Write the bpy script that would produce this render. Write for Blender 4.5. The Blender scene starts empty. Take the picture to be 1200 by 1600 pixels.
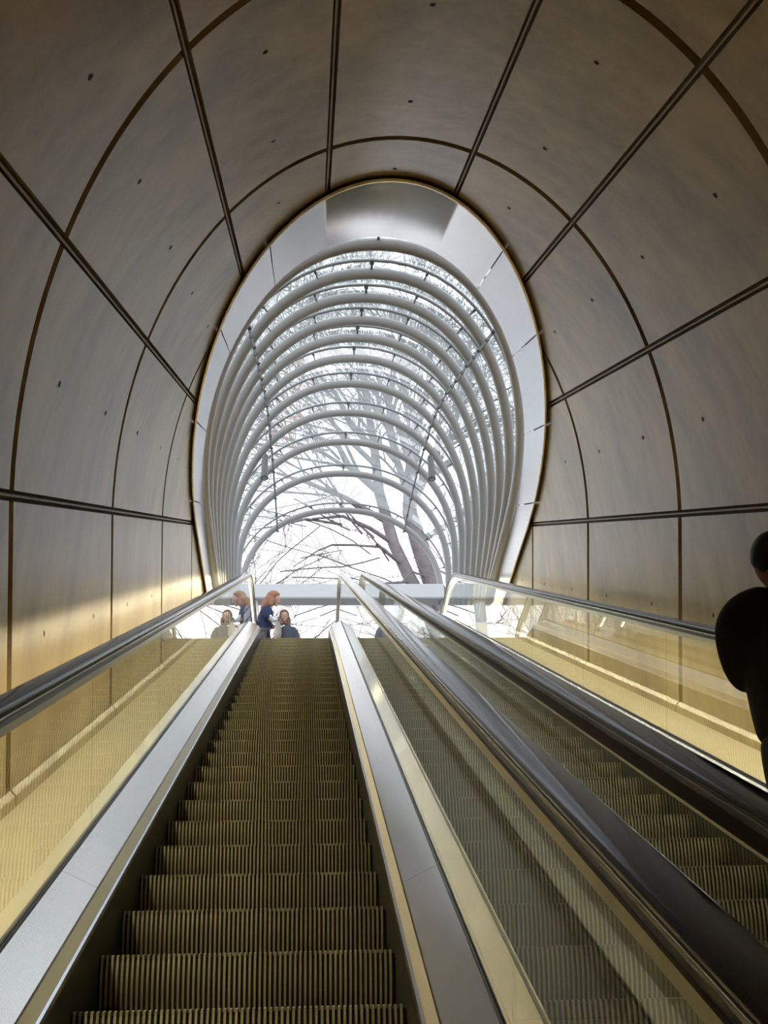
import bpy, bmesh, math, random
from mathutils import Vector, Matrix
R = math.radians
SC = bpy.context.scene
COL = SC.collection
C3, S3 = math.cos(R(30)), 0.5

# ------------------------------------------------------------------ camera
F_PX = 1758.1                       # focal length in pixels of the 1200x1600 frame
cam_d = bpy.data.cameras.new('camera')
cam_d.sensor_fit = 'VERTICAL'; cam_d.sensor_height = 32.0; cam_d.lens = 32.0 * F_PX / 1600.0
cam_d.clip_start = 0.05; cam_d.clip_end = 400
cam = bpy.data.objects.new('camera', cam_d); COL.objects.link(cam)
cam.matrix_world = (Matrix.Rotation(-0.0780518, 4, 'Z') @ Matrix.Rotation(math.pi/2 + 0.5481235, 4, 'X')
                    @ Matrix.Rotation(-0.0360278, 4, 'Z'))
SC.camera = cam

# ------------------------------------------------------------------ world, exposure
W = bpy.data.worlds.new('sky'); SC.world = W; W.use_nodes = True
nt = W.node_tree; nt.nodes.clear()
o_ = nt.nodes.new('ShaderNodeOutputWorld'); b_ = nt.nodes.new('ShaderNodeBackground')
tc = nt.nodes.new('ShaderNodeTexCoord'); sep = nt.nodes.new('ShaderNodeSeparateXYZ'); rp = nt.nodes.new('ShaderNodeValToRGB')
rp.color_ramp.elements[0].position = 0.0; rp.color_ramp.elements[0].color = (0.98, 0.98, 1.0, 1)
rp.color_ramp.elements[1].position = 0.9; rp.color_ramp.elements[1].color = (0.94, 0.965, 1.0, 1)
nt.links.new(tc.outputs['Generated'], sep.inputs[0]); nt.links.new(sep.outputs['Z'], rp.inputs[0])
nt.links.new(rp.outputs[0], b_.inputs['Color']); b_.inputs['Strength'].default_value = 0.94
nt.links.new(b_.outputs[0], o_.inputs[0])
SC.view_settings.view_transform = 'Standard'; SC.view_settings.look = 'None'
SC.view_settings.gamma = 1.0; SC.view_settings.use_curve_mapping = False
SC.view_settings.exposure = 1.1
SC.cycles.transparent_max_bounces = 32
SC.cycles.max_bounces = 10; SC.cycles.diffuse_bounces = 5; SC.cycles.glossy_bounces = 5
SC.cycles.sample_clamp_indirect = 6.0
STRIP_POWER = 31.0                  # the warm light strips under the outer handrails

# ------------------------------------------------------------------ helpers
def I(x, s, n):                     # incline frame: x across, s up the slope, n square to the slope; origin at eye
    return Vector((x, s*C3 - n*S3, s*S3 + n*C3))

class MB:
    def __init__(self): self.v = []; self.f = []; self.m = []
    def quadstrip(self, rows, closed=False, mi=0):
        base = len(self.v); n = len(rows[0])
        for r in rows: self.v += [tuple(p) for p in r]
        for i in range(len(rows)-1):
            for j in range(n if closed else n-1):
                k = (j+1) % n
                self.f.append((base+i*n+j, base+i*n+k, base+(i+1)*n+k, base+(i+1)*n+j))
                self.m.append(mi(i, j) if callable(mi) else mi)
    def face(self, pts, mi=0):
        base = len(self.v); self.v += [tuple(p) for p in pts]
        self.f.append(tuple(range(base, base+len(pts)))); self.m.append(mi)
    def box(self, lo, hi, mi=0, frame=None):
        P = []
        for z in (lo[2], hi[2]):
            for x, y in ((lo[0], lo[1]), (hi[0], lo[1]), (hi[0], hi[1]), (lo[0], hi[1])):
                P.append(frame(x, y, z) if frame else (x, y, z))
        b = len(self.v); self.v += [tuple(p) for p in P]
        for q in ((0,3,2,1),(4,5,6,7),(0,1,5,4),(1,2,6,5),(2,3,7,6),(3,0,4,7)):
            self.f.append(tuple(b+i for i in q)); self.m.append(mi)
    def tube(self, pts, rad, seg=8, cap=True, mi=0):
        pts = [Vector(p) for p in pts]
        n = len(pts)
        rad = rad if isinstance(rad, (list, tuple)) else [rad]*n
        up = None; rows = []
        for i, p in enumerate(pts):
            t = (pts[min(i+1, n-1)] - pts[max(i-1, 0)]).normalized()
            if up is None:
                up = Vector((0,0,1)) if abs(t.z) < 0.9 else Vector((1,0,0))
            a = up - t*up.dot(t)
            if a.length < 1e-5: a = t.orthogonal()
            a.normalize(); b = t.cross(a); up = a
            rows.append([p + (a*math.cos(2*math.pi*k/seg) + b*math.sin(2*math.pi*k/seg))*rad[i] for k in range(seg)])
        self.quadstrip(rows, closed=True, mi=mi)
        if cap:
            self.face(list(reversed(rows[0])), mi); self.face(rows[-1], mi)
    def build(self, name, mats, parent=None, smooth=False, kind=None, auto=None):
        me = bpy.data.meshes.new(name); me.from_pydata(self.v, [], self.f)
        mats = mats if isinstance(mats, (list, tuple)) else [mats]
        for m in mats: me.materials.append(m)
        me.polygons.foreach_set('material_index', self.m)
        if smooth: me.polygons.foreach_set('use_smooth', [True]*len(me.polygons))
        me.update()
        bm = bmesh.new(); bm.from_mesh(me)
        bmesh.ops.recalc_face_normals(bm, faces=bm.faces); bm.to_mesh(me); bm.free()
        if auto: 
            me.polygons.foreach_set('use_smooth', [True]*len(me.polygons))
            me.set_sharp_from_angle(angle=R(auto))
        o = bpy.data.objects.new(name, me); COL.objects.link(o)
        if parent: o.parent = parent
        if kind: o['kind'] = kind
        return o

def thing(name, label, cat, loc=(0,0,0), group=None):
    o = bpy.data.objects.new(name, None); COL.objects.link(o); o.location = loc
    o.empty_display_size = 0.2
    o['label'] = label; o['category'] = cat
    if group: o['group'] = group
    return o
def tag(o, label, cat, group=None):
    o['label'] = label; o['category'] = cat
    if group: o['group'] = group
    return o
def rehome(root):
    """children were modelled in world space: keep them there although the Empty stands at the thing's base"""
    for ch in root.children:
        if ch.type == 'MESH' and not ch.get('_local'):
            ch.matrix_parent_inverse = Matrix.Translation(-root.location)

# ------------------------------------------------------------------ materials
def mat(name, col, rough=0.5, metal=0.0, noise=None, bump=0.0, bscale=30, emit=None, spec=0.5, stretch=(1,1,1), coat=0):
    m = bpy.data.materials.new(name); m.use_nodes = True
    t = m.node_tree; p = t.nodes['Principled BSDF']
    p.inputs['Base Color'].default_value = (*col, 1); p.inputs['Roughness'].default_value = rough
    p.inputs['Metallic'].default_value = metal; p.inputs['Specular IOR Level'].default_value = spec
    p.inputs['Coat Weight'].default_value = coat
    if noise or bump:
        tcn = t.nodes.new('ShaderNodeTexCoord'); mp = t.nodes.new('ShaderNodeMapping')
        mp.inputs['Scale'].default_value = stretch
        t.links.new(tcn.outputs['Object'], mp.inputs[0])
    if noise:
        c2, sc, lo, hi = noise
        nz = t.nodes.new('ShaderNodeTexNoise'); nz.inputs['Scale'].default_value = sc; nz.inputs['Detail'].default_value = 6
        nz.inputs['Roughness'].default_value = 0.6
        cr = t.nodes.new('ShaderNodeValToRGB')
        cr.color_ramp.elements[0].position = lo; cr.color_ramp.elements[0].color = (*col, 1)
        cr.color_ramp.elements[1].position = hi; cr.color_ramp.elements[1].color = (*c2, 1)
        t.links.new(mp.outputs[0], nz.inputs[0]); t.links.new(nz.outputs[0], cr.inputs[0])
        t.links.new(cr.outputs[0], p.inputs['Base Color'])
    if bump:
        nb = t.nodes.new('ShaderNodeTexNoise'); nb.inputs['Scale'].default_value = bscale; nb.inputs['Detail'].default_value = 1 if metal else 3
        bp = t.nodes.new('ShaderNodeBump'); bp.inputs['Strength'].default_value = bump; bp.inputs['Distance'].default_value = 0.02
        t.links.new(mp.outputs[0], nb.inputs[0]); t.links.new(nb.outputs[0], bp.inputs['Height'])
        t.links.new(bp.outputs[0], p.inputs['Normal'])
    if emit:
        p.inputs['Emission Color'].default_value = (*emit[0], 1); p.inputs['Emission Strength'].default_value = emit[1]
    return m

def glass_mat(name, tint, ior=1.5, gain=1.0, haze=0.0):
    """pane of clear glass: the front face carries the reflection of both faces, the rest passes through"""
    m = bpy.data.materials.new(name); m.use_nodes = True
    t = m.node_tree; t.nodes.clear()
    out = t.nodes.new('ShaderNodeOutputMaterial'); mx = t.nodes.new('ShaderNodeMixShader')
    tr = t.nodes.new('ShaderNodeBsdfTransparent'); gl = t.nodes.new('ShaderNodeBsdfGlossy')
    gl.inputs['Roughness'].default_value = 0.0; gl.inputs['Color'].default_value = (0.95, 0.97, 0.96, 1)
    tr.inputs['Color'].default_value = (*tint, 1)
    fr = t.nodes.new('ShaderNodeFresnel'); fr.inputs['IOR'].default_value = ior
    ge = t.nodes.new('ShaderNodeNewGeometry')
    # double-sided reflectance 2R/(1+R)
    a = t.nodes.new('ShaderNodeMath'); a.operation = 'ADD'; a.inputs[1].default_value = 1.0
    d = t.nodes.new('ShaderNodeMath'); d.operation = 'DIVIDE'
    g = t.nodes.new('ShaderNodeMath'); g.operation = 'MULTIPLY'; g.inputs[1].default_value = 2.0*gain
    inv = t.nodes.new('ShaderNodeMath'); inv.operation = 'SUBTRACT'; inv.inputs[0].default_value = 1.0
    k = t.nodes.new('ShaderNodeMath'); k.operation = 'MULTIPLY'; k.use_clamp = True
    L = t.links.new
    L(fr.outputs[0], a.inputs[0]); L(fr.outputs[0], d.inputs[0]); L(a.outputs[0], d.inputs[1]); L(d.outputs[0], g.inputs[0])
    L(ge.outputs['Backfacing'], inv.inputs[1]); L(g.outputs[0], k.inputs[0]); L(inv.outputs[0], k.inputs[1])
    L(k.outputs[0], mx.inputs[0])
    if haze:          # thin film of dust that scatters the daylight
        tl = t.nodes.new('ShaderNodeBsdfTranslucent'); tl.inputs['Color'].default_value = (0.80, 0.88, 0.93, 1)
        hz = t.nodes.new('ShaderNodeMixShader'); hz.inputs[0].default_value = haze
        L(tr.outputs[0], hz.inputs[1]); L(tl.outputs[0], hz.inputs[2]); L(hz.outputs[0], mx.inputs[1])
    else: L(tr.outputs[0], mx.inputs[1])
    pass; L(gl.outputs[0], mx.inputs[2]); L(mx.outputs[0], out.inputs[0])
    return m

M = {}
M['panel'] = mat('concrete_panel', (0.225, 0.158, 0.068), 0.32, noise=((0.43, 0.335, 0.18), 1.3, 0.34, 0.66), bump=0.12, bscale=5, stretch=(1.3, 1.3, 0.45))
M['groove'] = mat('joint_backing', (0.13, 0.088, 0.045), 0.7)
M['jbar'] = mat('joint_strip', (0.30, 0.23, 0.13), 0.5)
M['hole'] = mat('tie_hole', (0.03, 0.022, 0.015), 0.8)
M['ledge'] = mat('ledge_sheet', (0.72, 0.66, 0.48), 0.35, noise=((0.78, 0.72, 0.54), 0.8, 0.35, 0.7))
M['rim'] = mat('stainless_rim', (0.47, 0.47, 0.49), 0.24, 1.0, bump=0.10, bscale=1.2)
M['steel'] = mat('stainless_deck', (0.66, 0.64, 0.61), 0.17, 1.0, bump=0.09, bscale=1.8)
M['steel_dull'] = mat('brushed_profile', (0.46, 0.42, 0.36), 0.35, 1.0)
M['skirt'] = mat('black_skirt', (0.013, 0.011, 0.010), 0.38)
M['blueline'] = mat('moulding_blue_highlight', (0.62, 0.66, 0.74), 0.16, 1.0)  # bluish tint puts the skirt-edge highlight into the metal colour
M['rubber'] = mat('handrail_rubber', (0.016, 0.013, 0.012), 0.13, spec=0.30)
M['guide'] = mat('handrail_guide', (0.62, 0.60, 0.56), 0.22, 1.0)
M['guide_dark'] = mat('guide_dark_channel', (0.03, 0.028, 0.03), 0.3)  # plain dark colour of the guide channel and glass clamps
M['strip'] = mat('light_strip', (0.9, 0.85, 0.7), 0.5, emit=((1.0, 0.87, 0.58), STRIP_POWER))
M['strip_core'] = mat('guide_lip', (0.66, 0.60, 0.48), 0.3, 1.0)
M['tread'] = mat('step_rib', (0.30, 0.255, 0.145), 0.42, 0.2, noise=((0.50, 0.435, 0.28), 5.0, 0.35, 0.72), stretch=(1,1,1))
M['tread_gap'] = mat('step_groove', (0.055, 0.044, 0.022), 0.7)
M['tubepaint'] = mat('grey_tube_paint', (0.37, 0.36, 0.355), 0.33)
M['tubethin'] = mat('glazing_bar_paint', (0.30, 0.31, 0.32), 0.35, 0.2)
M['rod'] = mat('dark_rod', (0.13, 0.14, 0.16), 0.4, 0.4)
M['white'] = mat('white_fascia', (0.80, 0.79, 0.82), 0.45)
M['greyfas'] = mat('grey_fascia', (0.42, 0.42, 0.44), 0.5)
M['glass_b'] = glass_mat('balustrade_glass', (0.93, 0.95, 0.92), 1.5, 1.0)
M['glass_c'] = glass_mat('canopy_glass', (0.92, 0.95, 0.96), 1.45, 0.9, 0.10)
M['ground'] = mat('grey_paving', (0.30, 0.30, 0.30), 0.8, noise=((0.38, 0.37, 0.36), 3, 0.3, 0.7))
M['dark'] = mat('dark_concrete', (0.05, 0.042, 0.032), 0.8)
M['bark'] = mat('bark', (0.17, 0.155, 0.165), 0.85, noise=((0.28, 0.26, 0.265), 4, 0.3, 0.7))
M['twig'] = mat('twig_bark', (0.20, 0.18, 0.18), 0.85)
M['bark2'] = mat('pale_bark', (0.30, 0.28, 0.28), 0.85)
M['skin'] = mat('skin', (0.62, 0.36, 0.27), 0.5)
M['skin_dark'] = mat('skin_ruddy', (0.30, 0.13, 0.08), 0.55)
M['auburn'] = mat('auburn_hair', (0.33, 0.135, 0.065), 0.5, noise=((0.45, 0.21, 0.11), 30, 0.3, 0.7), stretch=(1,1,0.2))
M['brownhair'] = mat('brown_hair', (0.20, 0.10, 0.065), 0.55)
M['blackhair'] = mat('black_hair', (0.012, 0.010, 0.010), 0.6)
M['navy'] = mat('navy_cloth', (0.022, 0.036, 0.10), 0.8)
M['navy2'] = mat('slate_cloth', (0.07, 0.075, 0.12), 0.8)
M['white_cloth'] = mat('white_cloth', (0.78, 0.86, 0.92), 0.8)
M['greybag'] = mat('grey_cloth', (0.34, 0.33, 0.33), 0.85)
M['blackcloth'] = mat('black_cloth', (0.010, 0.009, 0.010), 0.85)
M['darktrouser'] = mat('charcoal_cloth', (0.022, 0.020, 0.022), 0.85)
M['shoe'] = mat('black_leather', (0.015, 0.013, 0.012), 0.4)
M['steelbits'] = mat('dark_steel', (0.10, 0.10, 0.11), 0.35, 0.7)
M['spotgrey'] = mat('spot_housing', (0.15, 0.15, 0.155), 0.4)
M['lens'] = mat('spot_lens', (0.35, 0.37, 0.4), 0.1)
M['facade'] = mat('pink_render', (0.72, 0.42, 0.32), 0.8)
M['facade2'] = mat('cream_render', (0.72, 0.68, 0.60), 0.8)
M['winglass'] = mat('window_pane', (0.10, 0.12, 0.15), 0.15)

# ------------------------------------------------------------------ tunnel lining
XC, HA, HB, HC = 0.645, 2.0, 2.75, 0.108   # centre, half width, height of the vault above its springing, springing level
N_BASE = -1.21
Z_CUT = 6.87                         # street slab: the tunnel shell is cut off level here
def prof(side, t, off=0.0):
    """t < 0: plumb side wall (t in metres below the springing); t in degrees: vault. side -1 left, +1 right"""
    if t <= 0: return (XC + side*(HA+off), HC + t)
    a = R(t); return (XC + side*(HA+off)*math.cos(a), HC + (HB+off)*math.sin(a))
def cut(n, z=Z_CUT): return (z - C3*n)/S3
ANG = [2.0, 27.5, 52.2, 75.2]
RING0, PITCH = 5.23, 2.65
rings = [RING0 + PITCH*k for k in range(-4, 5)]

def panel(mb, pts_fn, u0, u1, s0, s1, nu, hole=True):
    """one cladding panel with turned-in edges; u runs round the section, s up the slope"""
    g = 0.040; dep = 0.055
    s0g, s1g = s0+g, s1-g
    rows = []; rowsb = []
    for i in range(nu+1):
        u = u0 + (u1-u0)*i/nu
        x, n = pts_fn(u, 0); xb, nb = pts_fn(u, dep)
        c = cut(n)
        if s0g > c: continue
        e = min(s1g, c)
        rows.append([I(x, s0g + (e-s0g)*j/3, n) for j in range(4)])
        rowsb.append([I(xb, s0g + (e-s0g)*j/3, nb) for j in range(4)])
    if len(rows) < 2: return
    mb.quadstrip(rows)
    mb.quadstrip([rows[0], rowsb[0]]); mb.quadstrip([rows[-1], rowsb[-1]])
    mb.quadstrip([[r[0] for r in rows], [r[0] for r in rowsb]])
    mb.quadstrip([[r[-1] for r in rows], [r[-1] for r in rowsb]])
    if hole:
        um = (u0+u1)/2
        x, n = pts_fn(um, -0.0025); x2, n2 = pts_fn(um, 0.02)
        dx, dn = x-x2, n-n2; l = math.hypot(dx, dn); dx /= l; dn /= l
        for fr in (0.25, 0.75):
            s = s0 + (s1-s0)*fr
            if s + 0.1 > cut(n): continue
            ring = []
            for k in range(10):
                a = 2*math.pi*k/10; ca, sa = math.cos(a)*0.017, math.sin(a)*0.017
                ring.append(I(x - dn*ca, s + sa, n + dx*ca))
            mb.face(ring, 1)

def section_zone(name, spans):
    mb = MB()
    for fn, u0, u1, nu in spans:
        for k in range(len(rings)-1):
            panel(mb, fn, u0, u1, rings[k], rings[k+1], nu)
    o = mb.build(name, [M['panel'], M['hole']], kind='structure', auto=40)
    return o

def gapdeg(x): return x
def fn_wall(side):
    return lambda u, off: prof(side, u, off)
gw = 0.024
for side, nm in ((-1, 'wall_left'), (1, 'wall_right')):
    # lower plumb panel, from the plinth to the level joint (t = -1.24 .. 2 deg); the short arc on top is folded in
    lowtop = 0.20
    def low(u, off, side=side):
        n = u
        if n <= HC: return (XC + side*(HA+off), n)
        a = math.asin(min(1, (n-HC)/HB)); return (XC + side*(HA+off)*math.cos(a), HC + (HB+off)*math.sin(a))
    spans = [(low, N_BASE+0.075, lowtop-gw, 4)]
    dg = math.degrees(gw/HB)*1.0
    spans.append((fn_wall(side), ANG[0]+dg, ANG[1]-dg*1.2, 10))
    spans.append((fn_wall(side), ANG[1]+dg*1.2, ANG[2]-dg*1.2, 10))
    section_zone(nm, spans)
top = lambda u, off: (XC + (HA+off)*math.cos(R(u)), HC + (HB+off)*math.sin(R(u)))
dg = math.degrees(gw/HA)*0.95
section_zone('ceiling', [(top, ANG[2]+dg, ANG[3]-dg, 10), (top, ANG[3]+dg, 180-ANG[3]-dg, 10), (top, 180-ANG[3]+dg, 180-ANG[2]-dg, 10)])

# backing shell behind the joints (light tight), with thickness outward
mb = MB()
def shell_curve(off):
    pts = [(XC - (HA+off), -1.95), (XC - (HA+off), -0.6)]
    for k in range(0, 49):
        a = math.pi - math.pi*k/48
        pts.append((XC + (HA+off)*math.cos(a), HC + (HB+off)*math.sin(a)))
    pts += [(XC + (HA+off), -0.6), (XC + (HA+off), -1.95)]
    return pts
for off, flip in ((0.05, 0), (0.35, 1)):
    rows = []
    for x, n in shell_curve(off):
        e = min(cut(max(n, -1.15), Z_CUT - 0.01), 18.0)
        rows.append([I(x, rings[0] + (e - rings[0])*j/6, n) for j in range(7)])
    mb.quadstrip(rows)
mb.build('wall_backing', M['groove'], kind='structure')
# thin strips standing in the lengthwise joints
mb = MB()
def jstrip(angdeg, side):
    a = R(angdeg); x = XC + side*(HA+0.012)*math.cos(a); n = HC + (HB+0.012)*math.sin(a)
    tx, tn = -side*math.sin(a)*HA, math.cos(a)*HB; l = math.hypot(tx, tn); tx /= l; tn /= l
    nx, nn = tn*side, -tx*side
    if nx*(x-XC) + nn*(n-HC) < 0: nx, nn = -nx, -nn
    w, d = 0.006, 0.045
    e = cut(n) - 0.01; s0 = rings[0]
    q = [(x+tx*w, n+tn*w), (x-tx*w, n-tn*w), (x-tx*w+nx*d, n-tn*w+nn*d), (x+tx*w+nx*d, n+tn*w+nn*d)]
    mb.quadstrip([[I(*(a_[0], s0, a_[1])) for a_ in q], [I(*(a_[0], e, a_[1])) for a_ in q]], closed=True)
for sd in (-1, 1):
    for a in ANG: jstrip(a, sd)
mb.build('trim_1', M['jbar'], kind='structure')

# plinths and lit ledges beside the two escalators
C1, C2, N0 = -0.20, 1.515, -1.412     # centre lines of the escalators, level of the step noses
S_LAND = 16.62
for side, nm, glass_x in ((-1, 'trim_2', C1-0.682), (1, 'trim_3', C2+0.682)):
    mb = MB()
    wx = XC + side*HA
    p = [(wx + side*0.05, N_BASE+0.075), (wx - side*0.012, N_BASE+0.075), (wx - side*0.035, N_BASE+0.05), (wx - side*0.035, N_BASE), (wx+side*0.05, N_BASE)]
    for k in range(len(rings)-1):
        a, b = rings[k]+0.01, min(rings[k+1]-0.01, 16.4)
        rows = [[I(x, s, n) for x, n in p] for s in (a, b)]
        mb.quadstrip(rows, closed=True); mb.face(rows[0]); mb.face(rows[1])
    mb.build(nm, M['panel'], kind='structure')
def slab(name, x0, x1, s0, s1, n0, n1, m, seams=None):
    mb = MB()
    ss = [s0] + [q for q in (seams or []) if s0 < q < s1] + [s1]
    for a, b in zip(ss[:-1], ss[1:]):
        mb.box((x0, a+0.0015, n0), (x1, b-0.0015, n1), frame=lambda x, y, z: I(x, y, z))
    return mb.build(name, m, kind='structure')
seams = [2.85 + 1.45*k for k in range(-5, 12)]
slab('trim_4', XC-HA-0.04, C1-0.689, -5.3, 16.75, N_BASE-0.03, N_BASE, M['ledge'], seams)
slab('trim_5', C2+0.689, XC+HA+0.04, -5.3, 16.75, N_BASE-0.03, N_BASE, M['ledge'], seams)
slab('trim_6', C1+0.689, C2-0.689, -5.3, 16.75, N_BASE-0.03, N_BASE, M['steel_dull'], seams)
slab('floor', XC-HA-0.3, XC+HA+0.3, -5.6, 18.6, -2.05, -1.95, M['dark'])
mb = MB()
mb.box((XC-HA-0.3, -5.75, -2.05), (XC+HA+0.3, -5.4, HC+HB+0.3), frame=lambda x, y, z: I(x, y, z))
mb.build('light_block_back', M['dark'], kind='structure')  # unseen end wall, added to keep sky light out of the tunnel

# stainless rim round the street opening: the last metre of the bore, cut off level again
def rim_pt(u, off, z):
    # u in 0..1 round the section from left foot to right foot
    pts = rim_pt.c
    f = u*(len(pts)-1); i = min(int(f), len(pts)-2); t = f-i
    x = pts[i][0]*(1-t) + pts[i+1][0]*t; n = pts[i][1]*(1-t)+pts[i+1][1]*t
    x = XC + (x-XC)*(1 - off/HA); n = n - off*max(0, (n-HC)/HB)
    if z > 7.3: z += 0.26*max(0.0, (n-1.2)/1.66)**1.5      # the lip rises towards the crown
    return I(x, cut(n, z), n)
rim_pt.c = [(XC-HA, -1.15 + 1.258*k/10) for k in range(10)] + \
           [(XC + HA*math.cos(math.pi - math.pi*k/60), HC + HB*math.sin(math.pi - math.pi*k/60)) for k in range(61)] + \
           [(XC+HA, HC - 1.258*(k+1)/10) for k in range(10)]
NU = 160
breaks = [0.0, 0.155, 0.225, 0.30, 0.375, 0.625, 0.70, 0.775, 0.845, 1.0]
mb = MB()
for a, b in zip(breaks[:-1], breaks[1:]):
    n_ = max(4, int((b-a)*NU)); aa, bb = a+0.0006, b-0.0006
    us = [aa + (bb-aa)*k/n_ for k in range(n_+1)]
    rows = [[rim_pt(u, 0.042, 6.80), rim_pt(u, 0.035, 7.37), rim_pt(u, 0.0, 7.385), rim_pt(u, -0.05, 7.37), rim_pt(u, -0.05, 7.10), rim_pt(u, 0.026, 7.00), rim_pt(u, 0.034, 6.80)] for u in us]
    mb.quadstrip(rows, closed=True); mb.face(rows[0]); mb.face(rows[-1])
mb.build('trim_7', M['rim'], kind='structure', auto=35)
# slim brass edge strip under the rim
mb = MB()
rows = []
for k in range(NU+1):
    u = k/NU; rows.append([rim_pt(u, 0.045, 6.788), rim_pt(u, 0.045, 6.80), rim_pt(u, 0.031, 6.80), rim_pt(u, 0.031, 6.788)])
mb.quadstrip(rows, closed=True)
mb.build('trim_8', mat('brass_edge', (0.55, 0.42, 0.22), 0.35, 0.8), kind='structure')

# street paving round the opening, with the hole left open
GZ = 7.274
hole = [rim_pt(k/60, -0.04, 7.295) for k in range(61)]
hole = [Vector((p.x, min(p.y, 15.88), GZ)) for p in hole]   # level street surface
hole = [Vector((hole[0].x, 15.88, GZ))] + hole + [Vector((hole[-1].x, 15.88, GZ))]
mb = MB()
ctr = Vector((XC, 12.0, GZ))
outer = []
for p in hole:
    d = (p - ctr); d.z = 0; d.normalize(); outer.append(ctr + d*70)
low_h = [rim_pt(k/60, -0.07, 6.86) for k in range(61)]
low_h = [Vector((low_h[0].x, 15.88, 6.854))] + [Vector((p.x, p.y, 6.854)) for p in low_h] + [Vector((low_h[-1].x, 15.88, 6.854))]
mb.quadstrip([hole, outer]); mb.quadstrip([low_h, [p + Vector((0,0,-0.42)) for p in outer]])
mb.quadstrip([hole, low_h])
mb.build('ground', M['ground'], kind='structure')
mb = MB()
mb.box((-70, 15.88, GZ-0.4), (70, 90, GZ+0.0))
mb.build('floor_landing', M['ground'], kind='structure')

# ------------------------------------------------------------------ escalators
NOSE_Y, NOSE_Z = 3.708, 0.511
RT = 1.6
ARC_Y = 15.05; ARC_Z = NOSE_Z + (ARC_Y-NOSE_Y)*math.tan(R(30))
CY, CZ = ARC_Y + RT*S3, ARC_Z - RT*C3
LAND_Z = CZ + RT
def path(y0, y1_flat, arc_n=8, seams=()):
    """(Y, Z, angle) along the nose line from y0, round the top bend, level to y1_flat"""
    P = []
    ys = sorted(set([y0, ARC_Y] + [s for s in seams if y0 < s < ARC_Y]))
    for y in ys: P.append((y, NOSE_Z + (y-NOSE_Y)*math.tan(R(30)), R(30)))
    for k in range(1, arc_n+1):
        a = R(30)*(1-k/arc_n); P.append((CY - RT*math.sin(a), CZ + RT*math.cos(a), a))
    P.append((y1_flat, LAND_Z, 0.0))
    return P
def sweep(mb, prof_pts, P, closed=True, caps=True, mi=0):
    rows = []
    for y, z, a in P:
        ny, nz = -math.sin(a), math.cos(a)
        rows.append([(c, y + ny*m, z + nz*m) for c, m in prof_pts])
    mb.quadstrip(rows, closed=closed, mi=mi)
    if caps and closed: mb.face(list(reversed(rows[0])), mi); mb.face(rows[-1], mi)
Y_START, Y_END = -4.3, 17.05
pane_s = [2.85 + 2.1*k for k in range(-3, 7)]

# step: grooved tread and curved grooved riser, one mesh shared by all steps
def step_mesh():
    mb = MB()
    NR = 58; w = 1.0/NR
    line = [(0.395, 0.0, 0, 1)] + [(0.02, 0.0, 0, 1)]
    line.append((0.0, -0.006, -0.75, 0.66))
    K = 7
    for k in range(K+1):
        t = k/K; line.append((0.004 + 0.085*t**1.7, -0.018 - 0.215*t, -1, 0.25*t))
    h = 0.011
    xs = []
    for i in range(NR):
        x = -0.5 + i*w
        xs += [(x, 0), (x+w*0.10, 1), (x+w*0.55, 1), (x+w*0.65, 0)]
    xs.append((0.5, 0))
    rows = []
    for y, z, ny, nz in line:
        l = math.hypot(ny, nz)
        rows.append([(x, y + ny/l*h*(r-1), z + nz/l*h*(r-1)) for x, r in xs])
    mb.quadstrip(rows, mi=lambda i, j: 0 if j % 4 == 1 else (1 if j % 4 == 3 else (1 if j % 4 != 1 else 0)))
    # plain sides and back so that the step is a body
    poly = [(0.395, -0.012), (0.02, -0.012)] + [(y+0.012, z) for y, z, _, _ in line[3:]] + [(0.30, -0.235), (0.395, -0.12)]
    for x in (-0.4995, 0.4995): mb.face([(x, y, z) for y, z in poly], 1)
    mb.quadstrip([[(-0.4995, y, z) for y, z in poly[-3:]], [(0.4995, y, z) for y, z in poly[-3:]]], mi=1)
    return mb
STEP_ME = None
def nose_at(y):
    if y <= ARC_Y: return NOSE_Z + (y-NOSE_Y)*math.tan(R(30))
    if y < CY: return CZ + math.sqrt(RT*RT - (y-CY)**2)
    return LAND_Z

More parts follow.
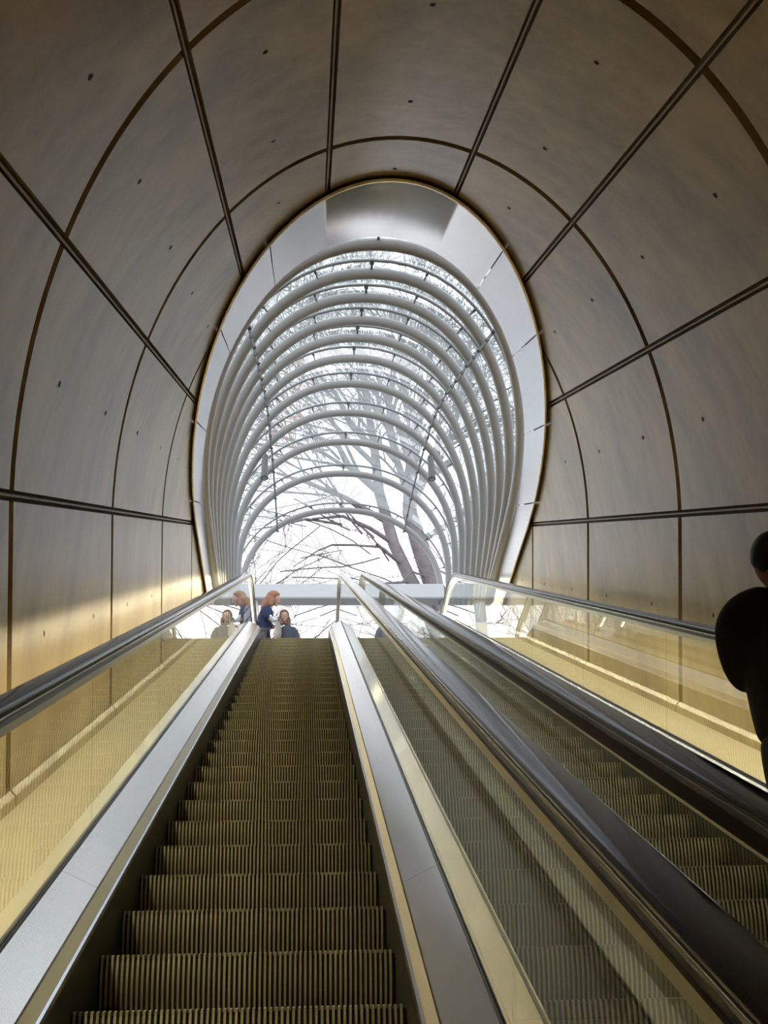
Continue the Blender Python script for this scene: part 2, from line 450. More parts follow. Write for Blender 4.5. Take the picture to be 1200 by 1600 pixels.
def escalator(cx, label, light_side):
    global STEP_ME
    root = thing('escalator', label, 'escalator', (cx, CY, LAND_Z))
    if STEP_ME is None:
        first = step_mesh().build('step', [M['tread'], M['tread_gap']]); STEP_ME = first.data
        first.parent = root; proto = first
    else:
        proto = bpy.data.objects.new('step', STEP_ME); COL.objects.link(proto); proto.parent = root
    proto['_local'] = 1
    k0, k1 = -6, 30
    for k in range(k0, k1+1):
        st = proto if k == k0 else proto.copy()
        if st is not proto: COL.objects.link(st)
        y = NOSE_Y + 0.4*k
        st.parent = root
        st.location = Vector((cx, y, nose_at(y))) - root.location
    sgn = {'l': -1, 'r': 1}
    for sd, q in sgn.items():
        X = lambda c: cx + q*c
        P = path(Y_START, Y_END); 
        mb = MB(); sweep(mb, [(X(0.5035), -0.30), (X(0.5035), 0.118), (X(0.530), 0.118), (X(0.530), -0.30)], P)
        mb.build('skirt_panel', M['skirt'], root)
        mb = MB(); sweep(mb, [(X(0.503), 0.118), (X(0.506), 0.132), (X(0.514), 0.136), (X(0.514), 0.118)], P)
        mb.build('moulding', M['blueline'], root)  # strip added where the blue highlight runs along the skirt
        mb = MB(); sweep(mb, [(X(0.5145), 0.118), (X(0.5145), 0.137), (X(0.541), 0.171), (X(0.541), 0.118)], P)
        mb.build('inner_profile', M['steel_dull'], root)
        mb = MB()
        sm = [s_*C3 + 0.7 for s_ in [2.0+2.1*k for k in range(-3, 7)]]
        ys = [Y_START] + [y for y in sm if Y_START < y < ARC_Y-0.3]
        segs = list(zip(ys, ys[1:]))
        dp = [(X(0.542), 0.118), (X(0.542), 0.168), (X(0.546), 0.176), (X(0.668), 0.238), (X(0.672), 0.236), (X(0.672), 0.118)]
        for a, b in segs:
            z_ = lambda y: NOSE_Z + (y-NOSE_Y)*math.tan(R(30))
            sweep(mb, dp, [(a+0.0012, z_(a+0.0012), R(30)), (b-0.0012, z_(b-0.0012), R(30))])
        sweep(mb, dp, path(ys[-1]+0.0012, Y_END))
        mb.build('inner_deck', M['steel'], root)
        mb = MB()
        sweep(mb, [(X(0.672), 0.10), (X(0.672), 0.246), (X(0.6755), 0.246), (X(0.6755), 0.10)], path(Y_START, Y_END+0.1))
        sweep(mb, [(X(0.6885), 0.10), (X(0.6885), 0.246), (X(0.695), 0.246), (X(0.695), 0.10)], path(Y_START, Y_END+0.1))
        mb.build('glass_clamp', M['guide_dark'], root)
        # outer cladding of the truss
        mb = MB(); sweep(mb, [(X(0.690), -0.45), (X(0.690), 0.20), (X(0.699), 0.20), (X(0.699), -0.45)], P)
        mb.build('outer_cladding', M['steel_dull'], root)
        # glass panes
        gx0, gx1 = X(0.677), X(0.687)
        ym = [s_*C3 + 0.5 for s_ in pane_s]; ys = [Y_START] + [y for y in ym if Y_START < y < ARC_Y-0.9]
        for i in range(len(ys)):
            mb = MB()
            gp = [(gx0, 0.13), (gx0, 0.868), (gx1, 0.868), (gx1, 0.13)]
            z_ = lambda y: NOSE_Z + (y-NOSE_Y)*math.tan(R(30))
            if i < len(ys)-1:
                sweep(mb, gp, [(ys[i]+0.002, z_(ys[i]+0.002), R(30)), (ys[i+1]-0.002, z_(ys[i+1]-0.002), R(30))])
            else:
                sweep(mb, gp, path(ys[i]+0.002, Y_END-0.002))
            mb.build('glass_pane', M['glass_b'], root)
        mb = MB()          # rounded end pane
        rr = 0.3775; yc, zc = Y_END, LAND_Z + 0.13 + rr
        arc = [(yc + rr*math.sin(R(t)), zc + rr*math.cos(R(t))) for t in range(0, 181, 15)]
        mb.quadstrip([[(gx0, y, z) for y, z in arc], [(gx1, y, z) for y, z in arc]])
        mb.face([(gx0, y, z) for y, z in arc]); mb.face([(gx1, y, z) for y, z in arc])
        mb.quadstrip([[(gx0, *arc[-1]), (gx0, *arc[0])], [(gx1, *arc[-1]), (gx1, *arc[0])]])
        mb.build('glass_end_pane', M['glass_b'], root)
        # handrail, its guide and lip run round the newel
        def railpath():
            P = path(Y_START, Y_END)
            out = list(P)
            for t in range(15, 181, 15):
                out.append((Y_END, LAND_Z, -R(t)))
            return out
        def rsweep(mb, pr, mi=0):
            rows = []
            hc = LAND_Z + 0.5225
            for idx, (y, z, a) in enumerate(railpath()):
                if a < 0:      # turning round the newel about (Y_END, hc)
                    r0 = [(c, m - 0.5225) for c, m in pr]
                    rows.append([(c, Y_END + math.sin(-a)*d, hc + math.cos(a)*d) for c, d in r0])
                else:
                    ny, nz = -math.sin(a), math.cos(a)
                    rows.append([(c, y + ny*m, z + nz*m) for c, m in pr])
            mb.quadstrip(rows, closed=True, mi=mi)
            mb.face(list(reversed(rows[0])), mi); mb.face(rows[-1], mi)
        c = 0.7095; c = 0.695
        c0, c1 = 0.645, 0.745
        def rr_(pts): return [(X(a), b) for a, b in pts]
        mb = MB(); rsweep(mb, rr_([(0.662, 0.918), (0.651, 0.921), (0.647, 0.930), (0.650, 0.940), (0.660, 0.945), (0.725, 0.945), (0.735, 0.940), (0.738, 0.930), (0.734, 0.921), (0.723, 0.918)]))
        mb.build('handrail', M['rubber'], root, auto=50)
        mb = MB(); rsweep(mb, rr_([(0.664, 0.9175), (0.657, 0.912), (0.657, 0.906), (0.708, 0.906), (0.708, 0.912), (0.70, 0.9175)]))
        mb.build('handrail_guide', M['guide'], root)
        mb = MB(); rsweep(mb, rr_([(0.663, 0.9055), (0.663, 0.886), (0.702, 0.886), (0.702, 0.9055)]))
        mb.build('guide_channel', M['guide_dark'], root)
        mb = MB(); rsweep(mb, rr_([(0.655, 0.8855), (0.655, 0.860), (0.659, 0.860), (0.659, 0.869), (0.735, 0.869), (0.735, 0.869 if q < 0 else 0.856), (0.738, 0.869 if q < 0 else 0.856), (0.738, 0.876), (0.703, 0.8855)]))
        mb.build('guide_lip', M['strip_core'], root)
        if q == light_side:
            mb = MB(); sweep(mb, [(X(0.688), 0.8685), (X(0.691), 0.857), (X(0.711), 0.857), (X(0.714), 0.8685)], path(-3.0, Y_END-0.1))
            mb.build('light_strip', M['strip'], root)
    # comb plate at the top
    mb = MB(); mb.box((cx-0.5, NOSE_Y+0.4*k1+0.37, LAND_Z-0.02), (cx+0.5, Y_END+0.3, LAND_Z+0.008))
    mb.build('comb_plate', M['steel_dull'], root)
    rehome(root)
    return root
escalator(C1, 'escalator in front of the viewer with ribbed brassy steps in full view', -1)
escalator(C2, 'second escalator on the right, seen through its glass, carrying the person in black', 1)

# ------------------------------------------------------------------ street canopy
canopy = thing('entrance_canopy', 'curved glass canopy on grey tubular arches over the top of the escalators', 'canopy', (XC, 13.9, GZ))
AP = [(7.8, 7.77), (8.8, 8.34), (9.8, 8.91), (10.8, 9.44), (11.8, 10.0), (12.85, 10.5), (13.95, 10.89), (15.1, 11.18), (16.4, 11.5), (17.8, 11.75), (19.5, 11.98)]
NA = len(AP)
def arch_geo(i):
    t = i/(NA-1)
    foot = Vector((0, 13.9 + (19.45-13.9)*t, 7.36))
    ap = Vector((0, AP[i][0], AP[i][1]))
    L = (ap-foot).length; d = (ap-foot)/L
    l0 = 1.5 + 1.25*t
    return foot, d, L, l0
HW = 1.94
def arch_pt(i, th, off=0.0, nrm=0.0):
    """th: 0 left springing .. 180 right; beyond that the straight legs (th<0 / th>180 as metres)"""
    foot, d, L, l0 = arch_geo(i)
    e = 2.0/2.15
    ca, sa = math.cos(R(th)), math.sin(R(th))
    w = -(HW+off)*math.copysign(abs(ca)**e, ca); l = l0 + (L-l0+off)*abs(sa)**e
    nv = Vector((0, -d.z, d.y)) if d.y < 0 else Vector((0, -d.z, d.y))
    p = foot + d*l; 
    return Vector((XC+w, p.y, p.z))
def arch_line(i, off=0.0, n=40):
    foot, d, L, l0 = arch_geo(i)
    pts = []
    for k in range(5):
        p = foot + d*(l0*k/5); pts.append(Vector((XC-(HW+off), p.y, p.z)))
    pts += [arch_pt(i, 180*k/n, off) for k in range(n+1)]
    for k in range(4, -1, -1):
        p = foot + d*(l0*k/5); pts.append(Vector((XC+(HW+off), p.y, p.z)))
    return pts
OFF = 0.17
arches = []
clamp_me = None
for i in range(NA):
    mb = MB(); mb.tube(arch_line(i), 0.062, 14)
    ar = mb.build('arch', M['tubepaint'], canopy, smooth=True); arches.append(ar)
    mb = MB(); mb.tube(arch_line(i, OFF), 0.019, 8)
    mb.build('glazing_bar', M['tubethin'], canopy, smooth=True)
    for th in (14, 35, 58, 75, 90, 105, 122, 145, 166):
        a, b = arch_pt(i, th), arch_pt(i, th, OFF)
        mb = MB(); q_ = 1.0 if th == 90 else 0.62; mb.tube([a, b], [0.015*q_, 0.012*q_], 6); mb.tube([b - (b-a)*0.28, b + (b-a)*0.06], 0.026*q_, 8)
        cl = mb.build('clamp', M['rod'], ar)
for i in range(NA-1):
    mb = MB()
    A = arch_line(i, OFF+0.03); B = arch_line(i+1, OFF+0.03)
    A2 = arch_line(i, OFF+0.042); B2 = arch_line(i+1, OFF+0.042)
    n = len(A); rows = []; rows2 = []
    for k in range(n):
        rows.append([A[k].lerp(B[k], 0.004), B[k].lerp(A[k], 0.004)])
        rows2.append([A2[k].lerp(B2[k], 0.004), B2[k].lerp(A2[k], 0.004)])
    mb.quadstrip([[r[0], r[1], s[1], s[0]] for r, s in zip(rows, rows2)], closed=True)
    mb.build('glass_panel', M['glass_c'], canopy, smooth=False)
# two rods that tie the arches together
for sd, th in ((-1, 48.5), (1, 131.5)):
    pts = [arch_pt(i, th, -0.075) for i in range(NA)]
    mb = MB(); mb.tube(pts, 0.016, 8)
    for i in range(NA):
        p = arch_pt(i, th, 0.0); q = arch_pt(i, th, -0.1)
        mb.tube([p, q], 0.024, 8)
    for i in range(NA-1):
        m_ = pts[i].lerp(pts[i+1], 0.5); d_ = (pts[i+1]-pts[i]).normalized()
        mb.tube([m_-d_*0.06, m_+d_*0.06], 0.024, 8)
    mb.build('tie_rod', M['rod'], canopy, smooth=True)
rehome(canopy)
for c_ in arches:
    for cl in c_.children: cl.matrix_parent_inverse = Matrix.Translation(Vector((0,0,0)))

# spotlights hanging from the canopy
for sd, lab in ((-1, 'grey cylindrical spotlight hanging under the canopy arches at left'), (1, 'grey cylindrical spotlight hanging under the canopy arches at right')):
    th = 48.5 if sd < 0 else 131.5
    a = arch_pt(7, th + (-3 if sd < 0 else 3), -0.03)
    b = Vector((a.x, a.y-0.02, a.z-0.10))
    sp = thing('spotlight', lab, 'spotlight', tuple(b), 'spotlights under the canopy')
    ax = Vector((0.0, -0.05, -1)).normalized()
    mb = MB(); mb.tube([b, b+ax*0.03, b+ax*0.46], [0.04, 0.052, 0.058], 20); mb.build('housing', M['spotgrey'], sp, auto=40)
    mb = MB(); mb.tube([b+ax*0.456, b+ax*0.475], [0.064, 0.064], 20); mb.build('bezel', M['steelbits'], sp, auto=40)
    mb = MB(); mb.tube([b+ax*0.476, b+ax*0.480], [0.045, 0.03], 20); mb.build('lens', M['lens'], sp)
    mb = MB(); mb.tube([a, b + ax*0.04], 0.014, 8); mb.build('bracket', M['rod'], sp)
    rehome(sp)

# portal frame across the mouth
pf = thing('portal_frame', 'white lintel beam on posts across the street end of the canopy', 'gate frame', (XC, 19.35, GZ))
mb = MB(); mb.box((-1.32, 19.30, 9.90), (2.62, 19.34, 10.185)); mb.box((-1.32, 19.30, 9.868), (2.62, 19.34, 9.90), 1)
mb.build('fascia', [M['white'], M['greyfas']], pf)
mb = MB(); mb.box((-1.32, 19.34, 9.87), (2.62, 19.60, 10.185)); mb.build('beam', M['greyfas'], pf)
for x0, x1 in ((-1.07, -0.975), (0.965, 1.17), (2.56, 2.70), (-1.40, -1.32)):
    mb = MB(); mb.box((x0, 19.38, GZ), (x1, 19.48, 9.868)); mb.build('post', M['white'] if x0 > -1.3 and x0 < 2 else M['greyfas'], pf)
rehome(pf)

# ------------------------------------------------------------------ trees
def grow(mb, rnd, p, d, length, r0, r1, depth, kinks=4, spread=0.5, droop=0.0, seg=5, kids=5, ratio=0.62, minr=0.006):
    pts = [p.copy()]; rads = [r0]; dd = d.copy(); q = p.copy()
    for k in range(kinks):
        dd = (dd + Vector((rnd.gauss(0, .10), rnd.gauss(0, .10), rnd.gauss(0, .08) - droop))).normalized()
        q = q + dd*(length/kinks); pts.append(q.copy()); rads.append(max(minr, r0 + (r1-r0)*(k+1)/kinks))
    mb.tube(pts, rads, seg, cap=False)
    if depth <= 0: return
    for j in range(kids):
        t = 0.22 + 0.78*(j+rnd.random()*0.8)/kids; t = min(t, 0.99)
        f = t*kinks; i = min(int(f), kinks-1); c = pts[i].lerp(pts[i+1], f-i)
        base = (pts[i+1]-pts[i]).normalized()
        side = base.orthogonal().normalized(); side.rotate(Matrix.Rotation(rnd.random()*2*math.pi, 3, base))
        nd = (base*(1-spread*0.5) + side*spread*rnd.uniform(0.7, 1.25)).normalized()
        rr = max(minr, (r0 + (r1-r0)*t)*0.55)
        grow(mb, rnd, c, nd, length*ratio*rnd.uniform(0.75, 1.2), rr, max(minr*0.8, rr*0.35), depth-1, max(3, kinks-1), spread, droop,
             max(3, seg-1), kids, ratio, minr)
GZ2 = GZ
def px_pt(tan_el, xy, Y): return Vector((xy*Y, Y, tan_el*Y))

# big plane tree straight behind the mouth of the canopy
def big_tree():
    rnd = random.Random(5)
    root = thing('bare_tree', 'large bare forked tree rising directly behind the canopy mouth', 'tree', (5.0, 27.0, GZ))
    mb = MB()
    P = lambda *a: Vector(a)
    base = P(3.9, 27, GZ)
    base = P(5.0, 27, GZ)
    stems = [  # two big stems parting low down, and the limbs they carry
        ([base, P(4.3, 27, 10.2), P(3.62, 27, 12.3), P(3.06, 27, 13.7), P(2.72, 27, 14.5), P(2.35, 27, 15.5), P(1.99, 27, 17.2), P(1.90, 27, 18.7), P(1.66, 26.8, 20.6), P(1.49, 26.6, 22.1), P(1.2, 26.4, 24.5)], [.40, .32, .25, .20, .18, .165, .15, .12, .09, .07, .04]),
        ([base, P(4.7, 27, 10.5), P(4.1, 27, 12.2), P(3.58, 27, 13.6), P(3.36, 27, 14.3), P(3.06, 27, 15.5), P(2.84, 27, 16.5), P(2.89, 27, 17.8), P(3.26, 27, 19.7), P(3.62, 27, 21.1), P(3.92, 26.8, 24.5)], [.46, .40, .33, .29, .27, .25, .21, .16, .12, .09, .05]),
    ]
    for pts, rad in stems: mb.tube(pts, rad, 12)
    limbs = [
        (P(1.99, 27, 17.2), P(-0.06, 26.5, 18.9), 0.12, 0.05), (P(1.05, 26.8, 17.9), P(-1.3, 26.2, 18.7), 0.06, 0.025),
        (P(2.2, 27, 16.2), P(-0.9, 26.2, 17.3), 0.09, 0.035), (P(1.9, 26.9, 18.6), P(0.1, 26.4, 21.2), 0.10, 0.04),
        (P(1.95, 26.9, 18.0), P(-0.7, 26.3, 20.6), 0.08, 0.03),
        (P(2.84, 27, 16.5), P(2.35, 26.8, 20.2), 0.17, 0.10), (P(2.35, 26.8, 20.2), P(2.7, 26.4, 24.0), 0.10, 0.045),
        (P(2.84, 27, 17.0), P(1.9, 26.6, 21.5), 0.11, 0.05), (P(2.89, 27, 17.8), P(2.9, 26.5, 22.8), 0.12, 0.05),
        (P(2.95, 27, 16.9), P(4.1, 26.8, 18.9), 0.15, 0.09), (P(4.1, 26.8, 18.9), P(5.1, 26.5, 21.8), 0.09, 0.04), (P(4.1, 26.8, 18.9), P(6.3, 26.5, 20.3), 0.08, 0.03),
        (P(3.26, 27, 19.7), P(2.5, 26.5, 23.5), 0.09, 0.04), (P(3.1, 27, 15.6), P(5.9, 26.6, 17.6), 0.10, 0.04),
        (P(2.35, 27, 15.5), P(0.1, 26.0, 15.7), 0.07, 0.03), (P(0.9, 26.3, 15.7), P(-1.5, 25.6, 15.1), 0.04, 0.014),
        (P(2.6, 27, 14.8), P(0.9, 26.0, 14.9), 0.055, 0.025), (P(1.3, 26.2, 15.0), P(-0.4, 25.6, 14.0), 0.035, 0.013),
        (P(2.8, 27, 14.3), P(1.2, 26.2, 13.6), 0.045, 0.016), (P(3.3, 27, 14.4), P(1.9, 26.4, 13.4), 0.03, 0.014),
    ]
    for a, b, r0, r1 in limbs:
        m1 = a.lerp(b, 0.35) + Vector((rnd.gauss(0, .15), rnd.gauss(0, .15), rnd.uniform(.15, .35)*(1 if b.z < 17.5 else .3)))
        m2 = a.lerp(b, 0.7) + Vector((rnd.gauss(0, .18), rnd.gauss(0, .15), rnd.uniform(.10, .30)*(1 if b.z < 17.5 else .3)))
        mb.tube([a, m1, m2, b], [r0, r0*.75+r1*.25, r0*.4+r1*.6, r1], 9)
    limbs += [(pts[k], pts[k+2], rad[k]*.5, rad[k+2]*.5) for pts, rad in stems for k in (6, 8)]
    mb.build('trunk', M['bark'], root, smooth=True)
    tb = MB()
    for a, b, r0, r1 in limbs:
        d = (b-a).normalized(); L = (b-a).length
        low = b.z < 16.2
        for j in range(3 if low else 6):
            t = 0.25 + 0.75*j/5
            c = a.lerp(b, t)
            side = d.orthogonal().normalized(); side.rotate(Matrix.Rotation(rnd.random()*6.28, 3, d))
            nd = (d*0.8 + side*0.65 + Vector((-0.1 if low else 0, 0, 0.15 if not low else 0.0))).normalized()
            rb = (r0+(r1-r0)*t)*0.5
            grow(tb, rnd, c, nd, rnd.uniform(3.0, 5.0)*(0.7 if low else 1.0), min(rb, 0.07), 0.018, 2, 5, 0.6, 0.02 if low else -0.01, 5, 3 if low else 5, 0.55, 0.0095 if low else 0.0105)
    tb.build('branches', M['twig'], root)
    rehome(root)
big_tree()

def gen_tree(label, base, h, lean, seed, trunk_r, m1, m2, kids=6, depth=3, crown0=0.35, blen=0.42, name='bare_tree'):
    rnd = random.Random(seed)
    root = thing(name, label, 'tree', base)
    base = Vector(base); topp = base + Vector((lean[0], lean[1], h))
    mb = MB(); pts = [base]; rad = [trunk_r]
    for k in range(1, 8):
        t = k/7; pts.append(base.lerp(topp, t) + Vector((rnd.gauss(0, .12), rnd.gauss(0, .12), 0))); rad.append(trunk_r*(1-0.88*t))
    mb.tube(pts, rad, 10)
    mb.build('trunk', m1, root, smooth=True)
    tb = MB(); n = kids*3
    for j in range(n):
        t = crown0 + (1-crown0)*j/n; f = t*7; i = min(int(f), 6); c = pts[i].lerp(pts[i+1], f-i)
        a = j*2.4 + rnd.random()
        d = Vector((math.cos(a), math.sin(a), 0.9 + 0.8*t)).normalized()
        grow(tb, rnd, c, d, h*blen*(1.15-0.75*t), trunk_r*(0.42-0.3*t), 0.016, depth-1, 5, 0.62, -0.01, 5, kids-1, 0.55, 0.009)
    tb.build('branches', m2, root)
    rehome(root)
gen_tree('bare twiggy tree to the right of the canopy, branches reaching over its glass', (8.6, 17.5, GZ), 13.5, (-2.6, -2.0, 0), 11, 0.26, M['bark'], M['twig'], 5, 3, 0.2, 0.46)
gen_tree('thin pale bare tree behind the canopy, right of the large forked tree', (9.5, 32, GZ), 22, (-1.0, 0, 0), 21, 0.34, M['bark2'], M['bark2'], 6, 3, 0.25, 0.34)
#gen_tree('tall pale bare tree standing far back to the left of the large forked tree', (-0.5, 44, GZ), 27, (1.5, 0, 0), 33, 0.36, M['bark2'], M['bark2'], 6, 3, 0.42, 0.30)

# young bare saplings in the street, seen under the lintel and mirrored in the glass
sap = [(-2.6, 25.5), (4.0, 24.6), (4.9, 23.2), (5.9, 25.4), (7.0, 23.4), (6.9, 28.5), (8.3, 25.2)]
words = ['thin bare sapling seen under the lintel left of the woman', 'thin bare sapling nearest the right end post of the lintel',
         'second thin bare sapling right of the lintel, seen through the right glass', 'bare sapling in the middle of the row right of the lintel',
         'bare sapling near the pink house front', 'rearmost bare sapling in the row right of the lintel', 'rightmost bare sapling in the row beyond the right glass']
for (x, y), lab in zip(sap, words):
    rnd = random.Random(int(x*100+y)); root = thing('bare_sapling', lab, 'tree', (x, y, GZ), 'bare saplings in the street')
    mb = MB(); b = Vector((x, y, GZ))
    for s_ in range(3):
        d = Vector((rnd.gauss(0, .15), rnd.gauss(0, .15), 1)).normalized()
        grow(mb, rnd, b, d, rnd.uniform(5.6, 6.6), 0.05, 0.014, 2, 6, 0.5, -0.03, 5, 7, 0.36, 0.010)
    o = mb.build('branches', M['twig'], root); rehome(root)

# houses across the street on the right
def house(label, x0, x1, y, z1, m):
    root = thing('house', label, 'building', ((x0+x1)/2, y, GZ))
    mb = MB(); mb.box((x0, y, GZ), (x1, y+8, z1)); mb.build('wall', m, root)
    mb = MB(); mb.box((x0-.3, y-.3, z1), (x1+.3, y+8.3, z1+0.3)); mb.build('cornice', M['facade2'], root)
    n = int((x1-x0)/2.2)
    for fl in range(max(1, int((z1-GZ)/3))):
        for k in range(n):
            xc = x0 + (k+0.5)*(x1-x0)/n; z0 = GZ + 0.9 + 3*fl
            if z0+1.5 > z1: continue
            mb = MB(); mb.box((xc-.55, y-.06, z0), (xc+.55, y+.02, z0+1.5)); w_ = mb.build('window_frame', M['facade2'], root)
            mb = MB(); mb.box((xc-.47, y-.075, z0+.08), (xc+.47, y-.05, z0+1.42)); p_ = mb.build('pane', M['winglass'], w_)
    rehome(root)
house('pink rendered house front across the street, seen through the right glass', 8.0, 12.8, 43, 21.9, M['facade'])
house('cream rendered house across the street beside the pink one', 13.4, 23, 45, 22.6, M['facade2'])

# ------------------------------------------------------------------ people
def skin(nodes, edges, root, sub=2, branch=1.0):
    names = list(nodes); idx = {k: i for i, k in enumerate(names)}
    me = bpy.data.meshes.new('tmp')
    me.from_pydata([nodes[k][0] for k in names], [(idx[a], idx[b]) for a, b in edges], [])
    o = bpy.data.objects.new('tmp', me); COL.objects.link(o)
    md = o.modifiers.new('s', 'SKIN'); md.branch_smoothing = branch; md.use_smooth_shade = True
    sv = me.skin_vertices[0].data
    for k in names:
        r = nodes[k][1]; r = r if isinstance(r, tuple) else (r, r)
        sv[idx[k]].radius = r; sv[idx[k]].use_root = (k == root)
    ss = o.modifiers.new('u', 'SUBSURF'); ss.levels = ss.render_levels = sub
    dg_ = bpy.context.evaluated_depsgraph_get(); dg_.update()
    out = bpy.data.meshes.new_from_object(o.evaluated_get(dg_))
    bpy.data.objects.remove(o)
    return out
def ell(c, r, rot=None, seg=20, ring=14, fn=None):
    bm = bmesh.new(); bmesh.ops.create_uvsphere(bm, u_segments=seg, v_segments=ring, radius=1)
    mtx = Matrix.Translation(Vector(c)) @ (rot.to_4x4() if rot else Matrix.Identity(4))
    for v in bm.verts:
        p = Vector((v.co.x*r[0], v.co.y*r[1], v.co.z*r[2]))
        if fn: p = fn(p)
        v.co = mtx @ p
    me = bpy.data.meshes.new('e'); bm.to_mesh(me); bm.free(); return me
def merge(meshes, name, mats, voxel=None, smooth=3, parent=None):
    bm = bmesh.new()
    for me in meshes: bm.from_mesh(me)
    for f in bm.faces: f.material_index = 0
    me = bpy.data.meshes.new(name); bm.to_mesh(me); bm.free()
    o = bpy.data.objects.new(name, me); COL.objects.link(o)
    if voxel:
        md = o.modifiers.new('r', 'REMESH'); md.mode = 'VOXEL'; md.voxel_size = voxel; md.use_smooth_shade = True
        if smooth:
            sm = o.modifiers.new('sm', 'SMOOTH'); sm.factor = 0.5; sm.iterations = smooth
        dg_ = bpy.context.evaluated_depsgraph_get(); dg_.update()
        me2 = bpy.data.meshes.new_from_object(o.evaluated_get(dg_)); o.modifiers.clear(); o.data = me2; me = me2
    me.materials.clear()
    for m in (mats if isinstance(mats, (list, tuple)) else [mats]): me.materials.append(m)
    me.polygons.foreach_set('use_smooth', [True]*len(me.polygons))
    me.polygons.foreach_set('material_index', [0]*len(me.polygons))
    if parent: o.parent = parent
    o['_local'] = 1
    return o

def head_mesh(c, face_dir, tilt, scale=1.0):
    """a head with brow, nose, lips, chin and ears; face_dir is a heading in degrees (0 = +Y), tilt nods it down"""
    rot = Matrix.Rotation(R(face_dir), 3, 'Z') @ Matrix.Rotation(-R(tilt), 3, 'X')
    def fn(p):
        y, z = p.y, p.z
        if z < 0:
            p.x *= 1 - 0.30*(-z/0.115)**1.3; p.y *= 1 - 0.12*(-z/0.115)
            if y > 0: p.y += 0.012*(-z/0.115)
        return p*scale
    s = scale
    ms = [ell(c, (0.074, 0.095, 0.115), rot, 24, 18, fn)]
    def at(x, y, z): return Vector(c) + rot @ (Vector((x, y, z))*s)
    ms.append(ell(at(0, 0.098, -0.018), (0.012*s, 0.020*s, 0.026*s), rot, 10, 8))     # nose
    ms.append(ell(at(0, 0.083, -0.058), (0.024*s, 0.010*s, 0.009*s), rot, 10, 8))     # lips
    ms.append(ell(at(0, 0.072, -0.092), (0.026*s, 0.022*s, 0.020*s), rot, 10, 8))     # chin
    for sx in (-1, 1):
        ms.append(ell(at(sx*0.032, 0.078, 0.020), (0.022*s, 0.010*s, 0.007*s), rot, 8, 6))   # brow
        ms.append(ell(at(sx*0.075, -0.005, -0.01), (0.008*s, 0.018*s, 0.030*s), rot, 8, 6))  # ear
    return ms, rot, at
def eyes(at, rot, s, parent):
    for sx in (-1, 1):
        merge([ell(at(sx*0.031, 0.083, 0.004), (0.010*s, 0.006*s, 0.005*s), rot, 8, 6)], 'eye', M['blackhair'], parent=parent)

def hand(nodes, edges, key, wrist, d, palm_n, s=1.0, curl=35, thumb_side=1):
    """palm, four unequal bent fingers and a thumb from the side of the palm; d = pointing direction"""
    d = Vector(d).normalized(); n = Vector(palm_n); n = (n - d*n.dot(d)).normalized(); t = d.cross(n)*thumb_side
    w = Vector(nodes[wrist][0])
    pm = w + d*0.045*s; nodes[key+'p'] = (pm, (0.026*s, 0.016*s)); edges.append((wrist, key+'p'))
    L = [0.070, 0.080, 0.074, 0.058]
    for i in range(4):
        off = (1.5-i)*0.020*s
        k0 = w + d*0.088*s + t*off; nodes[f'{key}{i}a'] = (k0, 0.0105*s); edges.append((key+'p', f'{key}{i}a'))
        dd = d.copy(); q = k0; prev = f'{key}{i}a'
        for j in range(3):
            ax = d.cross(n); dd = dd.copy(); dd.rotate(Matrix.Rotation(R(curl)*(0.7+0.2*j), 3, ax)); 
            q = q + dd*L[i]*s*(0.45, 0.30, 0.25)[j]; nm = f'{key}{i}{"bcd"[j]}'
            nodes[nm] = (q.copy(), (0.0095, 0.0085, 0.0075)[j]*s); edges.append((prev, nm)); prev = nm
    q = w + d*0.03*s + t*0.028*s; nodes[key+'ta'] = (q, 0.013*s); edges.append((key+'p', key+'ta'))
    q2 = q + (d*0.7 + t*0.6 + n*0.4).normalized()*0.035*s; nodes[key+'tb'] = (q2, 0.0115*s); edges.append((key+'ta', key+'tb'))
    q3 = q2 + (d*0.9 + t*0.1 + n*0.4).normalized()*0.028*s; nodes[key+'tc'] = (q3, 0.009*s); edges.append((key+'tb', key+'tc'))

def V(*a): return Vector(a)
def garment(J, chains, name, m, parent, voxel=0.014, smooth=6, extra=()):
    """torso and sleeves grown as separate tapered tubes, fused into one surface"""
    ms = list(extra)
    for ch in chains:
        sub_ = {}
        for k in ch:
            p, r = J[k]; r = r if isinstance(r, tuple) else (r, r)
            sub_[k] = (p, r)
        ms.append(skin(sub_, list(zip(ch[:-1], ch[1:])), ch[0], 2))
    return merge(ms, name, m, voxel, smooth, parent)
def person(name_label, root_loc, N, E, rootk, head_c, face, tilt, hs, skinmat, hands, cat='person', voxel=0.006):
    root = thing('person', name_label, cat, root_loc)
    nodes = dict(N); edges = list(E)
    for h in hands: hand(nodes, edges, *h)
    body = skin(nodes, edges, rootk, 2)
    hm, rot, at = head_mesh(head_c, face, tilt, hs)
    merge([body]+hm, 'body', skinmat, voxel, 3, root)
    eyes(at, rot, hs, root)
    return root, rot, at

